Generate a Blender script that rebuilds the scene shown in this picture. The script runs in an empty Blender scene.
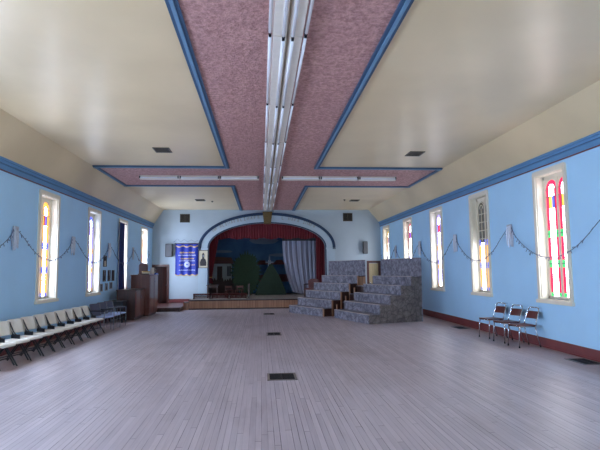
import bpy, math, random
from mathutils import Vector, Matrix
random.seed(7)
SC = bpy.context.scene
COL = SC.collection
PI = math.pi

# ------------------------------------------------------------------ numbers
XR, XL, XFR, XFL = 5.743, -5.03, 5.182, -4.535     # walls, folds of the ceiling
ZC, ZCT, ZCB = 4.46, 3.875, 3.672                  # ceiling, cornice top and bottom
YB, YF = 23.38, -6.0                               # back wall, wall behind the camera
PX0, PX1, PY0, PY1 = -0.935, 1.55, 13.55, 16.58    # pink strip, cross panel

# ------------------------------------------------------------------ materials
def lin(c):
    out = []
    for v in c:
        v /= 255.0
        out.append(v / 12.92 if v <= 0.04045 else ((v + 0.055) / 1.055) ** 2.4)
    return (*out, 1.0)

class NT:
    def __init__(s, m):
        m.use_nodes = True
        s.t = m.node_tree
        s.b = s.t.nodes['Principled BSDF']
    def n(s, kind, **kw):
        x = s.t.nodes.new(kind)
        for k, v in kw.items(): setattr(x, k, v)
        return x
    def l(s, a, b): s.t.links.new(a, b)
    def math(s, op, a, b=None, c=None):
        x = s.n('ShaderNodeMath', operation=op)
        for i, v in enumerate((a, b, c)):
            if v is None: continue
            if isinstance(v, (int, float)): x.inputs[i].default_value = v
            else: s.l(v, x.inputs[i])
        return x.outputs[0]
    def mix(s, f, a, b, blend='MIX'):
        x = s.n('ShaderNodeMix', data_type='RGBA', blend_type=blend)
        if isinstance(f, (int, float)): x.inputs[0].default_value = f
        else: s.l(f, x.inputs[0])
        for i, v in ((6, a), (7, b)):
            if isinstance(v, tuple): x.inputs[i].default_value = v
            else: s.l(v, x.inputs[i])
        return x.outputs[2]
    def coord(s, scale=None, which='Object'):
        c = s.n('ShaderNodeTexCoord')
        if scale is None: return c.outputs[which]
        mp = s.n('ShaderNodeMapping'); mp.inputs['Scale'].default_value = scale
        s.l(c.outputs[which], mp.inputs[0]); return mp.outputs[0]
    def noise(s, vec, scale, detail=3, rough=.5):
        x = s.n('ShaderNodeTexNoise'); x.inputs['Scale'].default_value = scale
        x.inputs['Detail'].default_value = detail; x.inputs['Roughness'].default_value = rough
        s.l(vec, x.inputs['Vector']); return x.outputs['Fac']
    def ramp(s, f, a, b):
        x = s.n('ShaderNodeMapRange'); x.inputs[1].default_value = a; x.inputs[2].default_value = b
        s.l(f, x.inputs[0]); return x.outputs[0]
    def bump(s, h, strength, dist):
        x = s.n('ShaderNodeBump'); x.inputs['Strength'].default_value = strength; x.inputs['Distance'].default_value = dist
        s.l(h, x.inputs['Height']); s.l(x.outputs[0], s.b.inputs['Normal'])

def mat(name, c, rough=.6, var=.12, scale=4, metal=0, spec=.5, c2=None, bump=0, stretch=(1, 1, 1), coat=0):
    m = bpy.data.materials.new(name); t = NT(m); b = t.b
    b.inputs['Roughness'].default_value = rough; b.inputs['Metallic'].default_value = metal
    b.inputs['Specular IOR Level'].default_value = spec
    if coat: b.inputs['Coat Weight'].default_value = coat; b.inputs['Coat Roughness'].default_value = .12
    base = lin(c); dark = lin(c2) if c2 else tuple(v * (1 - var) for v in base[:3]) + (1,)
    f = t.noise(t.coord(stretch), scale, 4)
    f = t.ramp(f, .35, .65)
    t.l(t.mix(f, dark, base), b.inputs['Base Color'])
    if bump: t.bump(f, .5, bump)
    return m

def emit_mat(name, c, k):
    # daylight coming through one colour of stained glass; faint streaks in the glass
    m = bpy.data.materials.new(name); t = NT(m); b = t.b
    col = lin(c)
    f = t.ramp(t.noise(t.coord((1, 1, .5)), 9, 2), .3, .7)
    cc = t.mix(f, tuple(v * .82 for v in col[:3]) + (1,), col)
    t.l(cc, b.inputs['Base Color']); t.l(cc, b.inputs['Emission Color'])
    b.inputs['Emission Strength'].default_value = k; b.inputs['Roughness'].default_value = .25
    return m

def wood_mat(name, c, c2, rough=.45, axis='z', coat=0, k=18):
    m = bpy.data.materials.new(name); t = NT(m); b = t.b
    st = {'x': (.06, 1, 1), 'y': (1, .06, 1), 'z': (1, 1, .06)}[axis]
    f = t.ramp(t.noise(t.coord(st), k, 5, .6), .3, .7)
    t.l(t.mix(f, lin(c2), lin(c)), b.inputs['Base Color'])
    b.inputs['Roughness'].default_value = rough
    if coat: b.inputs['Coat Weight'].default_value = coat
    return m

def plank_mat(name, c, c2, gap, wid, rough, along='y', edge=None, seam=.05, spec=.5):
    m = bpy.data.materials.new(name); t = NT(m); b = t.b
    co = t.coord(); sp = t.n('ShaderNodeSeparateXYZ'); t.l(co, sp.inputs[0])
    o = {'x': 0, 'y': 1, 'z': 2}
    L = sp.outputs[o[along]]
    W = sp.outputs[0 if along != 'x' else 1]
    u = t.math('DIVIDE', W, wid); row = t.math('FLOOR', u); fr = t.math('FRACT', u)
    wn = t.n('ShaderNodeTexWhiteNoise', noise_dimensions='1D'); t.l(row, wn.inputs['W'])
    y = t.math('ADD', t.math('DIVIDE', L, 2.6), t.math('MULTIPLY', wn.outputs[0], 7.0))
    seg = t.math('FLOOR', y); fy = t.math('FRACT', y)
    w2 = t.n('ShaderNodeTexWhiteNoise', noise_dimensions='2D')
    cb = t.n('ShaderNodeCombineXYZ'); t.l(row, cb.inputs[0]); t.l(seg, cb.inputs[1]); t.l(cb.outputs[0], w2.inputs['Vector'])
    st = (1, .05, 1) if along == 'y' else (1, 1, .05)
    grain = t.ramp(t.noise(t.coord(st), 30, 4, .6), .3, .7)
    f = t.math('ADD', t.math('MULTIPLY', w2.outputs['Value'], .55), t.math('MULTIPLY', grain, .45))
    colr = t.mix(f, lin(c2), lin(c))
    if edge:                                           # bare brown boards along the walls and in worn blotches
        ex, ec = edge
        d = t.math('ABSOLUTE', t.math('SUBTRACT', W, (XR + XL) / 2))
        wob = t.math('MULTIPLY', t.noise(t.coord((1, .35, 1)), 1.6, 3), .9)
        e = t.ramp(t.math('ADD', d, wob), ex, ex + .55)
        colr = t.mix(t.math('MULTIPLY', e, .8), colr, lin(ec))
        bl = t.ramp(t.noise(t.coord((1, .4, 1)), .8, 5, .65), .5, .66)
        colr = t.mix(t.math('MULTIPLY', bl, .5), colr, lin((138, 122, 122)))
        b2 = t.ramp(t.noise(t.coord((1, .5, 1)), .35, 3), .4, .65)
        colr = t.mix(t.math('MULTIPLY', b2, .35), colr, lin((196, 192, 204)))
    g1 = t.math('LESS_THAN', fr, seam)
    deep = t.math('MULTIPLY', g1, t.math('ADD', t.math('MULTIPLY', wn.outputs[0], .75), .2))
    wear = t.ramp(t.noise(t.coord((6, .5, 1) if along == 'y' else (6, 6, .5)), 2.2, 3), .38, .62)
    deep = t.math('MULTIPLY', deep, t.math('ADD', t.math('MULTIPLY', wear, 1.0), .4))
    g2 = t.math('MULTIPLY', t.math('LESS_THAN', fy, .004), .7)
    g = t.math('MAXIMUM', deep, g2)
    t.l(t.mix(g, colr, lin(gap)), b.inputs['Base Color'])
    b.inputs['Roughness'].default_value = rough; b.inputs['Specular IOR Level'].default_value = spec
    return m

M = {}
M['floor'] = plank_mat('floor_boards', (194, 183, 188), (158, 148, 155), (74, 68, 74), .06, .42, 'y', edge=(4.72, (150, 108, 82)), seam=.1, spec=.5)
M['wall'] = mat('blue_wall_paint', (176, 222, 255), .55, .05, 1.2)
M['wallback'] = mat('pale_blue_wall_paint', (172, 186, 196), .6, .06, 1.2)
M['ceil'] = mat('cream_gloss_paint', (228, 206, 166), .33, .07, .7, spec=.7, c2=(218, 196, 156))
def pink():
    m = bpy.data.materials.new('pink_stipple_plaster'); t = NT(m); b = t.b
    f = t.noise(t.coord(), 17, 4, .65); f2 = t.noise(t.coord(), 1.3, 3)
    v = t.ramp(f, .36, .62)
    c = t.mix(v, lin((156, 112, 108)), lin((206, 160, 154)))
    c = t.mix(t.math('MULTIPLY', t.ramp(f2, .3, .7), .3), c, lin((166, 122, 120)))
    t.l(c, b.inputs['Base Color']); b.inputs['Roughness'].default_value = .6
    t.bump(f, .9, .03); return m
M['pink'] = pink()
M['trim'] = mat('blue_trim_paint', (104, 142, 172), .45, .08, 3)
M['trimdark'] = mat('dark_blue_trim_paint', (54, 88, 120), .45, .1, 3)
M['cornice'] = mat('cornice_blue_paint', (92, 144, 188), .45, .1, 2)
M['maroon'] = mat('maroon_baseboard_paint', (122, 56, 56), .45, .15, 3)
M['cream'] = mat('cream_woodwork_paint', (232, 224, 204), .45, .06, 5)
M['lead'] = mat('grey_lead_came', (120, 122, 126), .5, .15, 20)
M['black'] = mat('black_metal', (22, 24, 32), .4, .2, 20)
M['matblack'] = mat('matte_black_wood', (20, 20, 24), .75, .2, 20)
M['benchred'] = mat('dark_red_bench_paint', (74, 32, 30), .7, .2, 12, spec=.2)
M['darkgap'] = mat('dark_vent_shadow', (22, 20, 20), .8, .2, 20)
M['vent'] = mat('brown_vent_metal', (78, 70, 60), .5, .2, 20, metal=.3)
M['ironvent'] = mat('dark_iron_grate', (24, 24, 28), .5, .2, 20, metal=.4)
M['ventrim'] = mat('worn_grey_vent_rim', (120, 112, 108), .5, .2, 20)
M['whitemetal'] = mat('white_enamel', (234, 227, 214), .4, .05, 8)
M['tube'] = mat('white_lamp_tube', (243, 246, 250), .2, .02, 8)
M['chrome'] = mat('chrome', (205, 210, 218), .18, .06, 10, metal=1)
M['seatbrown'] = mat('brown_vinyl', (98, 48, 44), .4, .2, 14)
M['white_plastic'] = mat('cream_white_plastic', (222, 218, 206), .4, .06, 8)
M['greyfab'] = mat('grey_upholstery', (86, 90, 108), .8, .2, 40)
M['bluefab'] = mat('pale_blue_vinyl', (168, 186, 222), .45, .08, 20)
M['redwood'] = wood_mat('red_brown_wood', (118, 62, 46), (82, 40, 30), .35, 'z', .3)
M['darkwood'] = wood_mat('dark_brown_wood', (70, 38, 30), (42, 24, 20), .4, 'z', .2)
M['doorwood'] = wood_mat('door_brown_wood', (96, 50, 42), (66, 34, 30), .4, 'z', .2)
M['tanwood'] = wood_mat('tan_wood', (176, 132, 100), (132, 94, 70), .5, 'z')
M['yellowdoor'] = wood_mat('pale_yellow_wood', (196, 178, 138), (170, 150, 110), .5, 'z')
M['skirt'] = plank_mat('stage_skirt_boards', (190, 140, 108), (150, 104, 78), (70, 40, 30), .11, .5, 'z', seam=.09)
M['stagefloor'] = plank_mat('stage_floor_boards', (150, 140, 132), (120, 112, 106), (60, 52, 50), .09, .5, 'y', seam=.06)
M['velvet'] = mat('red_curtain_cloth', (118, 22, 36), .75, .3, 9, stretch=(4, 4, .3))
M['whitecloth'] = mat('pale_grey_curtain_cloth', (150, 152, 172), .8, .12, 4, stretch=(3, 3, .3))
M['navy'] = mat('navy_curtain_cloth', (24, 44, 104), .75, .35, 8, stretch=(4, 4, .3))
M['banner'] = mat('royal_blue_banner_cloth', (22, 48, 160), .6, .25, 6, stretch=(4, 4, .4))
M['gold'] = mat('gold_thread', (206, 168, 96), .5, .2, 30)
M['paleembroid'] = mat('pale_embroidery_thread', (190, 196, 226), .6, .15, 30)
M['keystone'] = mat('dull_gold_paint', (112, 88, 46), .45, .25, 12, metal=.3)
M['letter'] = mat('faded_gold_lettering', (158, 158, 152), .6, .15, 20)
M['arch'] = mat('arch_pale_paint', (176, 194, 206), .5, .05, 3)
M['archline'] = mat('arch_navy_paint', (22, 48, 82), .45, .12, 3)
M['speaker'] = mat('grey_speaker_cloth', (96, 98, 102), .8, .2, 60)
M['speakercase'] = mat('dark_speaker_case', (58, 56, 58), .5, .15, 20)
M['paper'] = mat('aged_paper', (214, 204, 176), .7, .1, 8)
M['ink'] = mat('dark_print', (58, 54, 56), .7, .3, 20)
M['greypaint'] = mat('faded_photo_grey', (128, 134, 148), .6, .2, 12)
M['framewood'] = mat('picture_frame_dark_wood', (54, 40, 36), .4, .2, 20)
M['paleframe'] = mat('pale_picture_frame', (160, 160, 168), .5, .1, 20)
M['tinsel'] = mat('silver_tinsel', (196, 204, 216), .45, .2, 40, metal=.4)
M['wire'] = mat('dark_garland_wire', (92, 106, 138), .6, .2, 30)
M['sky'] = mat('painted_sky', (70, 106, 140), .8, .1, 1.1, c2=(46, 80, 118))
M['cloud'] = mat('painted_cloud', (112, 124, 140), .8, .1, 2)
M['leaf'] = mat('painted_green_leaves', (34, 60, 38), .85, .4, 12)
M['leafdark'] = mat('painted_dark_green_cone', (24, 46, 28), .85, .35, 9)
M['white'] = mat('painted_white_board', (158, 158, 158), .7, .08, 4)
M['roofbrown'] = mat('painted_brown_roof', (86, 44, 34), .7, .2, 10)
M['roofred'] = mat('painted_far_red_roofs', (92, 42, 44), .8, .2, 10)
M['fence'] = mat('painted_brown_fence', (50, 30, 25), .7, .3, 10, stretch=(6, 6, .5))
M['glassdark'] = mat('painted_dark_window', (40, 46, 60), .5, .2, 10)
M['bluebox'] = mat('blue_card', (46, 88, 170), .5, .1, 10)
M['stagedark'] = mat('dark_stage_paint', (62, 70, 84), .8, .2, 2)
def stone(name, a, b2, c):
    m = bpy.data.materials.new(name); t = NT(m); b = t.b
    f = t.ramp(t.noise(t.coord(), 6.5, 5, .65), .35, .65)
    v = t.n('ShaderNodeTexVoronoi', feature='DISTANCE_TO_EDGE'); v.inputs['Scale'].default_value = 5
    t.l(t.coord(), v.inputs['Vector'])
    e = t.math('LESS_THAN', v.outputs['Distance'], .045)
    cc = t.mix(f, lin(a), lin(b2)); t.l(t.mix(t.math('MULTIPLY', e, .5), cc, lin(c)), b.inputs['Base Color'])
    b.inputs['Roughness'].default_value = .7; return m
M['stone'] = stone('grey_stone_print', (84, 84, 98), (150, 148, 160), (66, 66, 78))
M['stoneshade'] = stone('shaded_stone_print', (82, 72, 70), (122, 112, 108), (60, 52, 52))  # same stone print, browned and darkened to carry the shade of the end faces
M['nosing'] = mat('pale_step_nosing', (190, 176, 170), .6, .15, 12)
M['g_white'] = emit_mat('glass_white', (240, 245, 255), 14)
M['g_white_left'] = emit_mat('glass_white_sunlit', (202, 222, 255), 33)
M['g_white_rear'] = emit_mat('glass_white_rear', (206, 224, 255), 86)
M['g_white_rearR'] = emit_mat('glass_white_rear_right', (240, 245, 255), 10)
M['g_red'] = emit_mat('glass_red', (226, 36, 84), 1.25)
M['g_blue'] = emit_mat('glass_blue', (84, 100, 236), 1.4)
M['g_violet'] = emit_mat('glass_violet', (150, 140, 250), 1.8)
M['g_green'] = emit_mat('glass_green', (60, 200, 110), 1.1)
M['g_amber'] = emit_mat('glass_amber', (246, 176, 70), 1.5)
M['g_yellow'] = emit_mat('glass_yellow', (250, 208, 84), 1.5)
M['g_pink'] = emit_mat('glass_pink', (236, 90, 160), 1.3)
M['g_dark'] = emit_mat('glass_dim_olive', (96, 94, 84), .42)

# ------------------------------------------------------------------ mesh builder
class MB:
    def __init__(s): s.v, s.f, s.m, s.mats = [], [], [], []
    def mi(s, m):
        if m not in s.mats: s.mats.append(m)
        return s.mats.index(m)
    def poly(s, pts, faces, m):
        o = len(s.v); s.v += [tuple(p) for p in pts]; k = s.mi(m)
        for f in faces: s.f.append([i + o for i in f]); s.m.append(k)
    def box(s, x0, x1, y0, y1, z0, z1, m, xf=None):
        P = [(x, y, z) for z in (z0, z1) for y in (y0, y1) for x in (x0, x1)]
        if xf: P = [xf(Vector(p)) for p in P]
        s.poly(P, [(0, 2, 3, 1), (4, 5, 7, 6), (0, 1, 5, 4), (2, 6, 7, 3), (1, 3, 7, 5), (0, 4, 6, 2)], m)
    def bbox(s, x0, x1, y0, y1, z0, z1, r, m, xf=None):
        # box with chamfered vertical and horizontal edges
        import itertools
        r = min(r, (x1 - x0) / 2.01, (y1 - y0) / 2.01, (z1 - z0) / 2.01)
        rings = []
        def ring(dx, z):
            a, b, c, d = x0 + dx, x1 - dx, y0 + dx, y1 - dx
            q = r * .8
            return [(a + q, c, z), (b - q, c, z), (b, c + q, z), (b, d - q, z), (b - q, d, z), (a + q, d, z), (a, d - q, z), (a, c + q, z)]
        rings = [ring(r * .8, z0), ring(0, z0 + r), ring(0, z1 - r), ring(r * .8, z1)]
        s.loft(rings, m, xf)
    def loft(s, rings, m, xf=None, caps=True):
        n = len(rings[0]); P = [p for r in rings for p in r]
        if xf: P = [xf(Vector(p)) for p in P]
        F = []
        for i in range(len(rings) - 1):
            for j in range(n):
                k = (j + 1) % n
                F.append((i * n + j, i * n + k, (i + 1) * n + k, (i + 1) * n + j))
        if caps: F.append(tuple(range(n - 1, -1, -1))); F.append(tuple(range((len(rings) - 1) * n, len(rings) * n)))
        s.poly(P, F, m)
    def tube(s, pts, r, m, n=6):
        pts = [Vector(p) for p in pts]; rings = []
        up0 = None
        for i, p in enumerate(pts):
            d = (pts[min(i + 1, len(pts) - 1)] - pts[max(i - 1, 0)]).normalized()
            if up0 is None: up0 = Vector((0, 0, 1)) if abs(d.z) < .9 else Vector((1, 0, 0))
            a = d.cross(up0)
            if a.length < 1e-4: a = d.cross(Vector((0, 1, 0)))
            a.normalize(); b = d.cross(a).normalized(); up0 = -b if False else up0
            rr = r[i] if isinstance(r, (list, tuple)) else r
            rings.append([p + rr * (math.cos(2 * PI * k / n) * a + math.sin(2 * PI * k / n) * b) for k in range(n)])
        s.loft(rings, m)
    def prism(s, poly, d0, d1, m, plane='xz'):
        # polygon in a plane extruded along the third axis
        def mk(p, d): return {'xz': (p[0], d, p[1]), 'xy': (p[0], p[1], d), 'yz': (d, p[0], p[1])}[plane]
        n = len(poly)
        s.poly([mk(p, d0) for p in poly] + [mk(p, d1) for p in poly],
               [tuple(range(n)), tuple(range(2 * n - 1, n - 1, -1))] + [(j, (j + 1) % n, n + (j + 1) % n, n + j) for j in range(n)], m)
    def lathe(s, prof, c, m, n=12):
        s.loft([[(c[0] + r * math.cos(2 * PI * k / n), c[1] + r * math.sin(2 * PI * k / n), c[2] + z) for k in range(n)] for r, z in prof], m)
    def sheet(s, fn, nu, nv, m, th=0.0):
        P = [fn(i / nu, j / nv) for j in range(nv + 1) for i in range(nu + 1)]
        F = [(j * (nu + 1) + i, j * (nu + 1) + i + 1, (j + 1) * (nu + 1) + i + 1, (j + 1) * (nu + 1) + i) for j in range(nv) for i in range(nu)]
        s.poly(P, F, m)
    def build(s, name, parent=None, smooth=False, label=None):
        me = bpy.data.meshes.new(name); me.from_pydata(s.v, [], s.f)
        for m in s.mats: me.materials.append(M[m])
        for p, k in zip(me.polygons, s.m): p.material_index = k; p.use_smooth = smooth
        me.update()
        import bmesh
        bm = bmesh.new(); bm.from_mesh(me); bmesh.ops.recalc_face_normals(bm, faces=bm.faces); bm.to_mesh(me); bm.free()
        o = bpy.data.objects.new(name, me); COL.objects.link(o)
        if parent: o.parent = parent
        if label: o['label'] = label
        return o

def tag(o, label, cat, group=None, kind=None):
    o['label'] = label; o['category'] = cat
    if group: o['group'] = group
    if kind: o['kind'] = kind
    return o
def thing(name, label, cat, loc=(0, 0, 0), rz=0, group=None):
    o = bpy.data.objects.new(name, None); COL.objects.link(o)
    o.empty_display_size = .1; o.location = loc; o.rotation_euler = (0, 0, rz)
    return tag(o, label, cat, group)
def struct(o, label=None):
    o['kind'] = 'structure'
    if label: o['label'] = label
    return o
def copy_tree(o, parent=None):
    c = o.copy(); COL.objects.link(c)
    if parent: c.parent = parent
    for ch in list(o.children): copy_tree(ch, c)
    return c

# ------------------------------------------------------------------ room shell
T = .3
b = MB(); b.box(XL - T, XR + T, YF, 27, -.2, 0, 'floor'); struct(b.build('floor'))

WW, WZ0, WZ1 = .96, .98, 3.50       # window opening
RY = [9.33, 12.55, 15.75, 18.92, 22.26, 6.1, 2.9, -.3]
LYs = [12.12, 15.33, 18.47, 21.74, 8.9, 5.7, 2.5, -.7]
LZ1 = 3.40
def side_wall(name, x0, x1, ys, z1):
    b = MB(); ys = sorted(ys); y = YF
    for c in ys:
        b.box(x0, x1, y, c - WW / 2, 0, ZC + .2, 'wall')
        b.box(x0, x1, c - WW / 2, c + WW / 2, 0, WZ0, 'wall'); b.box(x0, x1, c - WW / 2, c + WW / 2, z1, ZC + .2, 'wall')
        y = c + WW / 2
    b.box(x0, x1, y, YB + .4, 0, ZC + .2, 'wall')
    return struct(b.build(name))
side_wall('wall_right', XR, XR + T, RY, WZ1)
side_wall('wall_left', XL - T, XL, LYs, LZ1)
b = MB(); b.box(XL - T, XR + T, YF - .3, YF, 0, ZC + .2, 'wall'); struct(b.build('wall_front'))

# back wall with the arched stage opening and the two doorways
AX, ASZ, AO, AOH, AI, AIH = .305, 2.68, 3.23, 1.65, 2.76, 1.16   # arch centre, springing, outer and inner half axes
def arc(a, h, n=40):
    return [(AX + a * math.cos(PI - PI * i / n), ASZ + h * math.sin(PI - PI * i / n)) for i in range(n + 1)]
SX0, SX1 = AX - AI, AX + AI
b = MB()
DL0, DL1, DLZ = -4.93, -4.33, 1.82
DR0, DR1, DRZ = 5.13, 5.62, 1.92
def bw(x0, x1, z0, z1): b.box(x0, x1, YB, YB + .3, z0, z1, 'wallback')
bw(XL - T, DL0, 0, ZC + .2); bw(DL0, DL1, DLZ, ZC + .2); bw(DL1, SX0, 0, ZC + .2)
bw(SX1, DR0, 0, ZC + .2); bw(DR0, DR1, DRZ, ZC + .2); bw(DR1, XR + T, 0, ZC + .2)
ai = arc(AI, AIH)
for (xa, za), (xb, zb) in zip(ai, ai[1:]):
    P = [(xa, za), (xb, zb), (xb, ZC + .2), (xa, ZC + .2)]
    b.prism(P, YB, YB + .3, 'wallback')
struct(b.build('wall_back'))
# rooms behind the doorways and the stage box
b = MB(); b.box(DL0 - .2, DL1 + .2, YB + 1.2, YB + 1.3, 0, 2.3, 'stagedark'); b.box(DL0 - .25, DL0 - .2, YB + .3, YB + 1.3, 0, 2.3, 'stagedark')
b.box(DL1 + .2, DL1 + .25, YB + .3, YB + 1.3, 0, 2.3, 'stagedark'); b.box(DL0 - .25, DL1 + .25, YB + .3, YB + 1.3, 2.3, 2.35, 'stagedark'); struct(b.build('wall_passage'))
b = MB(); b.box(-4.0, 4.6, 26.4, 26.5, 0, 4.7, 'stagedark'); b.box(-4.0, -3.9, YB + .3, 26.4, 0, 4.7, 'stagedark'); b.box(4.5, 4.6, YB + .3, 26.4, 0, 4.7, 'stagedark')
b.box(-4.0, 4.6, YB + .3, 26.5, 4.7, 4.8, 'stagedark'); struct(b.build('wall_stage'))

# ceiling: flat cream field and the two slanting coves
b = MB()
b.box(XFL, XFR, YF, YB, ZC, ZC + .15, 'ceil')
for sx, xf, xw in ((1, XFR, XR), (-1, XFL, XL)):
    zt = ZCT if sx > 0 else 3.815
    P = [(xf, ZC), (xw - sx * .06, zt - .02), (xw + sx * .02, zt - .02), (xw + sx * .02, ZC + .15), (xf, ZC + .15)]
    b.prism(P, YF, YB, 'ceil')
struct(b.build('ceiling'))
b = MB(); zt = ZC - .012
b.box(PX0, PX1, YF, YB, zt, ZC, 'pink'); b.box(XFL + .09, PX0, PY0, PY1, zt, ZC, 'pink'); b.box(PX1, XFR - .1, PY0, PY1, zt, ZC, 'pink')
struct(b.build('ceiling.001'))
tn = [0]
def trim(x0, x1, y0, y1, along):
    tn[0] += 1; b = MB(); z0 = ZC - .04
    if along == 'y':
        w = (x1 - x0) / 3
        b.box(x0, x0 + w, y0, y1, z0, ZC, 'trimdark'); b.box(x0 + w, x1 - w, y0, y1, z0 - .015, ZC, 'trim'); b.box(x1 - w, x1, y0, y1, z0, ZC, 'trimdark')
    else:
        w = (y1 - y0) / 3
        b.box(x0, x1, y0, y0 + w, z0, ZC, 'trimdark'); b.box(x0, x1, y0 + w, y1 - w, z0 - .015, ZC, 'trim'); b.box(x0, x1, y1 - w, y1, z0, ZC, 'trimdark')
    struct(b.build('trim_%d' % tn[0]))
q = .066
for ya, yb in ((YF, PY0), (PY1, YB)):
    trim(PX0 - q, PX0 + q, ya, yb, 'y'); trim(PX1 - q, PX1 + q, ya, yb, 'y')
for y in (PY0, PY1):
    trim(XFL + .02, PX0 + q, y - q, y + q, 'x'); trim(PX1 - q, XFR - .03, y - q, y + q, 'x')
trim(XFL + .02, XFL + .12, PY0, PY1, 'y'); trim(XFR - .13, XFR - .03, PY0, PY1, 'y')
# cornices and baseboards
for sx, xw, zt in ((1, XR, ZCT), (-1, XL, 3.815)):
    tn[0] += 1; b = MB(); zb = ZCB if sx > 0 else 3.60
    P = [(xw, zb), (xw - sx * .03, zb), (xw - sx * .035, zb + .09), (xw - sx * .05, zb + .10), (xw - sx * .065, zt - .05), (xw - sx * .09, zt - .04), (xw - sx * .09, zt), (xw, zt)]
    b.prism(P, YF, YB, 'cornice')
    b.box(min(xw, xw - sx * .02), max(xw, xw - sx * .02), YF, YB, zb - .02, zb, 'maroon')
    b.box(min(xw - sx * .051, xw - sx * .058), max(xw - sx * .051, xw - sx * .058), YF, YB, zb + .1, zb + .115, 'trimdark')
    struct(b.build('trim_%d' % tn[0]))
for nm, x0, x1 in (('right', XR - .025, XR), ('left', XL, XL + .025)):
    b = MB(); b.box(x0, x1, YF, YB, 0, .19, 'maroon'); b.box(x0 - (.012 if nm == 'right' else 0), x1 + (.012 if nm == 'left' else 0), YF, YB, 0, .03, 'maroon'); struct(b.build('baseboard_' + nm))
b = MB(); b.box(DL1 + .1, SX0 - .46, YB - .025, YB, .16, .32, 'maroon'); b.box(SX1 + .5, DR0 - .1, YB - .025, YB, 0, .19, 'maroon'); struct(b.build('baseboard_back'))

# ------------------------------------------------------------------ windows
def lancet(g, ld, x0, x1, z0, z1, sp):
    """one tall light of stained glass: border strips, corner squares, coloured band, round arch"""
    w = x1 - x0; bd = w * sp.get('bw', .24); r = w / 2; zs = z1 - r; xm = (x0 + x1) / 2
    Y = .17
    def q(a, b2, c, d, m): g.poly([(a, Y, c), (b2, Y, c), (b2, Y, d), (a, Y, d)], [(0, 1, 2, 3)], m)
    H = zs - z0
    rows = [0, .30, .58, .93, 1.0]
    zz = [z0 + H * t for t in rows]
    k = .075
    for i in range(4):
        a, c = zz[i], zz[i + 1]
        up = i >= 2
        bdc = sp.get('border_up', sp['border']) if up else sp['border']
        cen = sp.get('centre_up', 'g_white') if up else sp.get('centre', 'g_white')
        if i == 3:
            n = len(sp['band'])
            if n:
                cols = sp['band'] * 4
                a2 = a - .28
                xs = [x0 + bd, xm, x1 - bd]
                q(xs[0], xs[1], a - .24, a, cols[0]); q(xs[1], xs[2], a - .24, a, cols[1])
        top = c
        cc = sp['corner']
        for xa, xb in ((x0, x0 + bd), (x1 - bd, x1)):
            if i < 3: q(xa, xb, a, a + k, cc); q(xa, xb, a + k, top - k, bdc); q(xa, xb, top - k, top, cc if i < 2 else bdc)
            else: q(xa, xb, a, top, sp.get('arch', bdc))
        if i == 2 and sp['band']:
            q(x0 + bd, x1 - bd, a, top - .24, cen)
        else: q(x0 + bd, x1 - bd, a, top, cen)
        ld.box(x0, x1, Y - .012, Y - .002, top - .007, top + .007, 'lead')
    N = 12; ri = r - bd
    cen = sp.get('centre_up', 'g_white')
    for i in range(N):
        t0, t1 = PI * i / N, PI * (i + 1) / N
        p = lambda rr, t: (xm + rr * math.cos(t), Y, zs + rr * math.sin(t))
        g.poly([p(ri, t0), p(r, t0), p(r, t1), p(ri, t1)], [(0, 1, 2, 3)], sp.get('arch', sp['border']))
        g.poly([(xm, Y, zs), p(ri, t0), p(ri, t1)], [(0, 1, 2)], cen)
        # spandrel of painted wood above the arch
        e = lambda t: (xm + r * math.cos(t), Y - .004, z1 + .03)
        a0 = p(r, t0); a1 = p(r, t1)
        g.poly([(a0[0], Y - .004, a0[2]), e(t0), e(t1), (a1[0], Y - .004, a1[2])], [(0, 1, 2, 3)], 'cream')
    for xa in (x0 + bd, x1 - bd):
        ld.box(xa - .005, xa + .005, Y - .012, Y - .002, z0, zs, 'lead')

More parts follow.
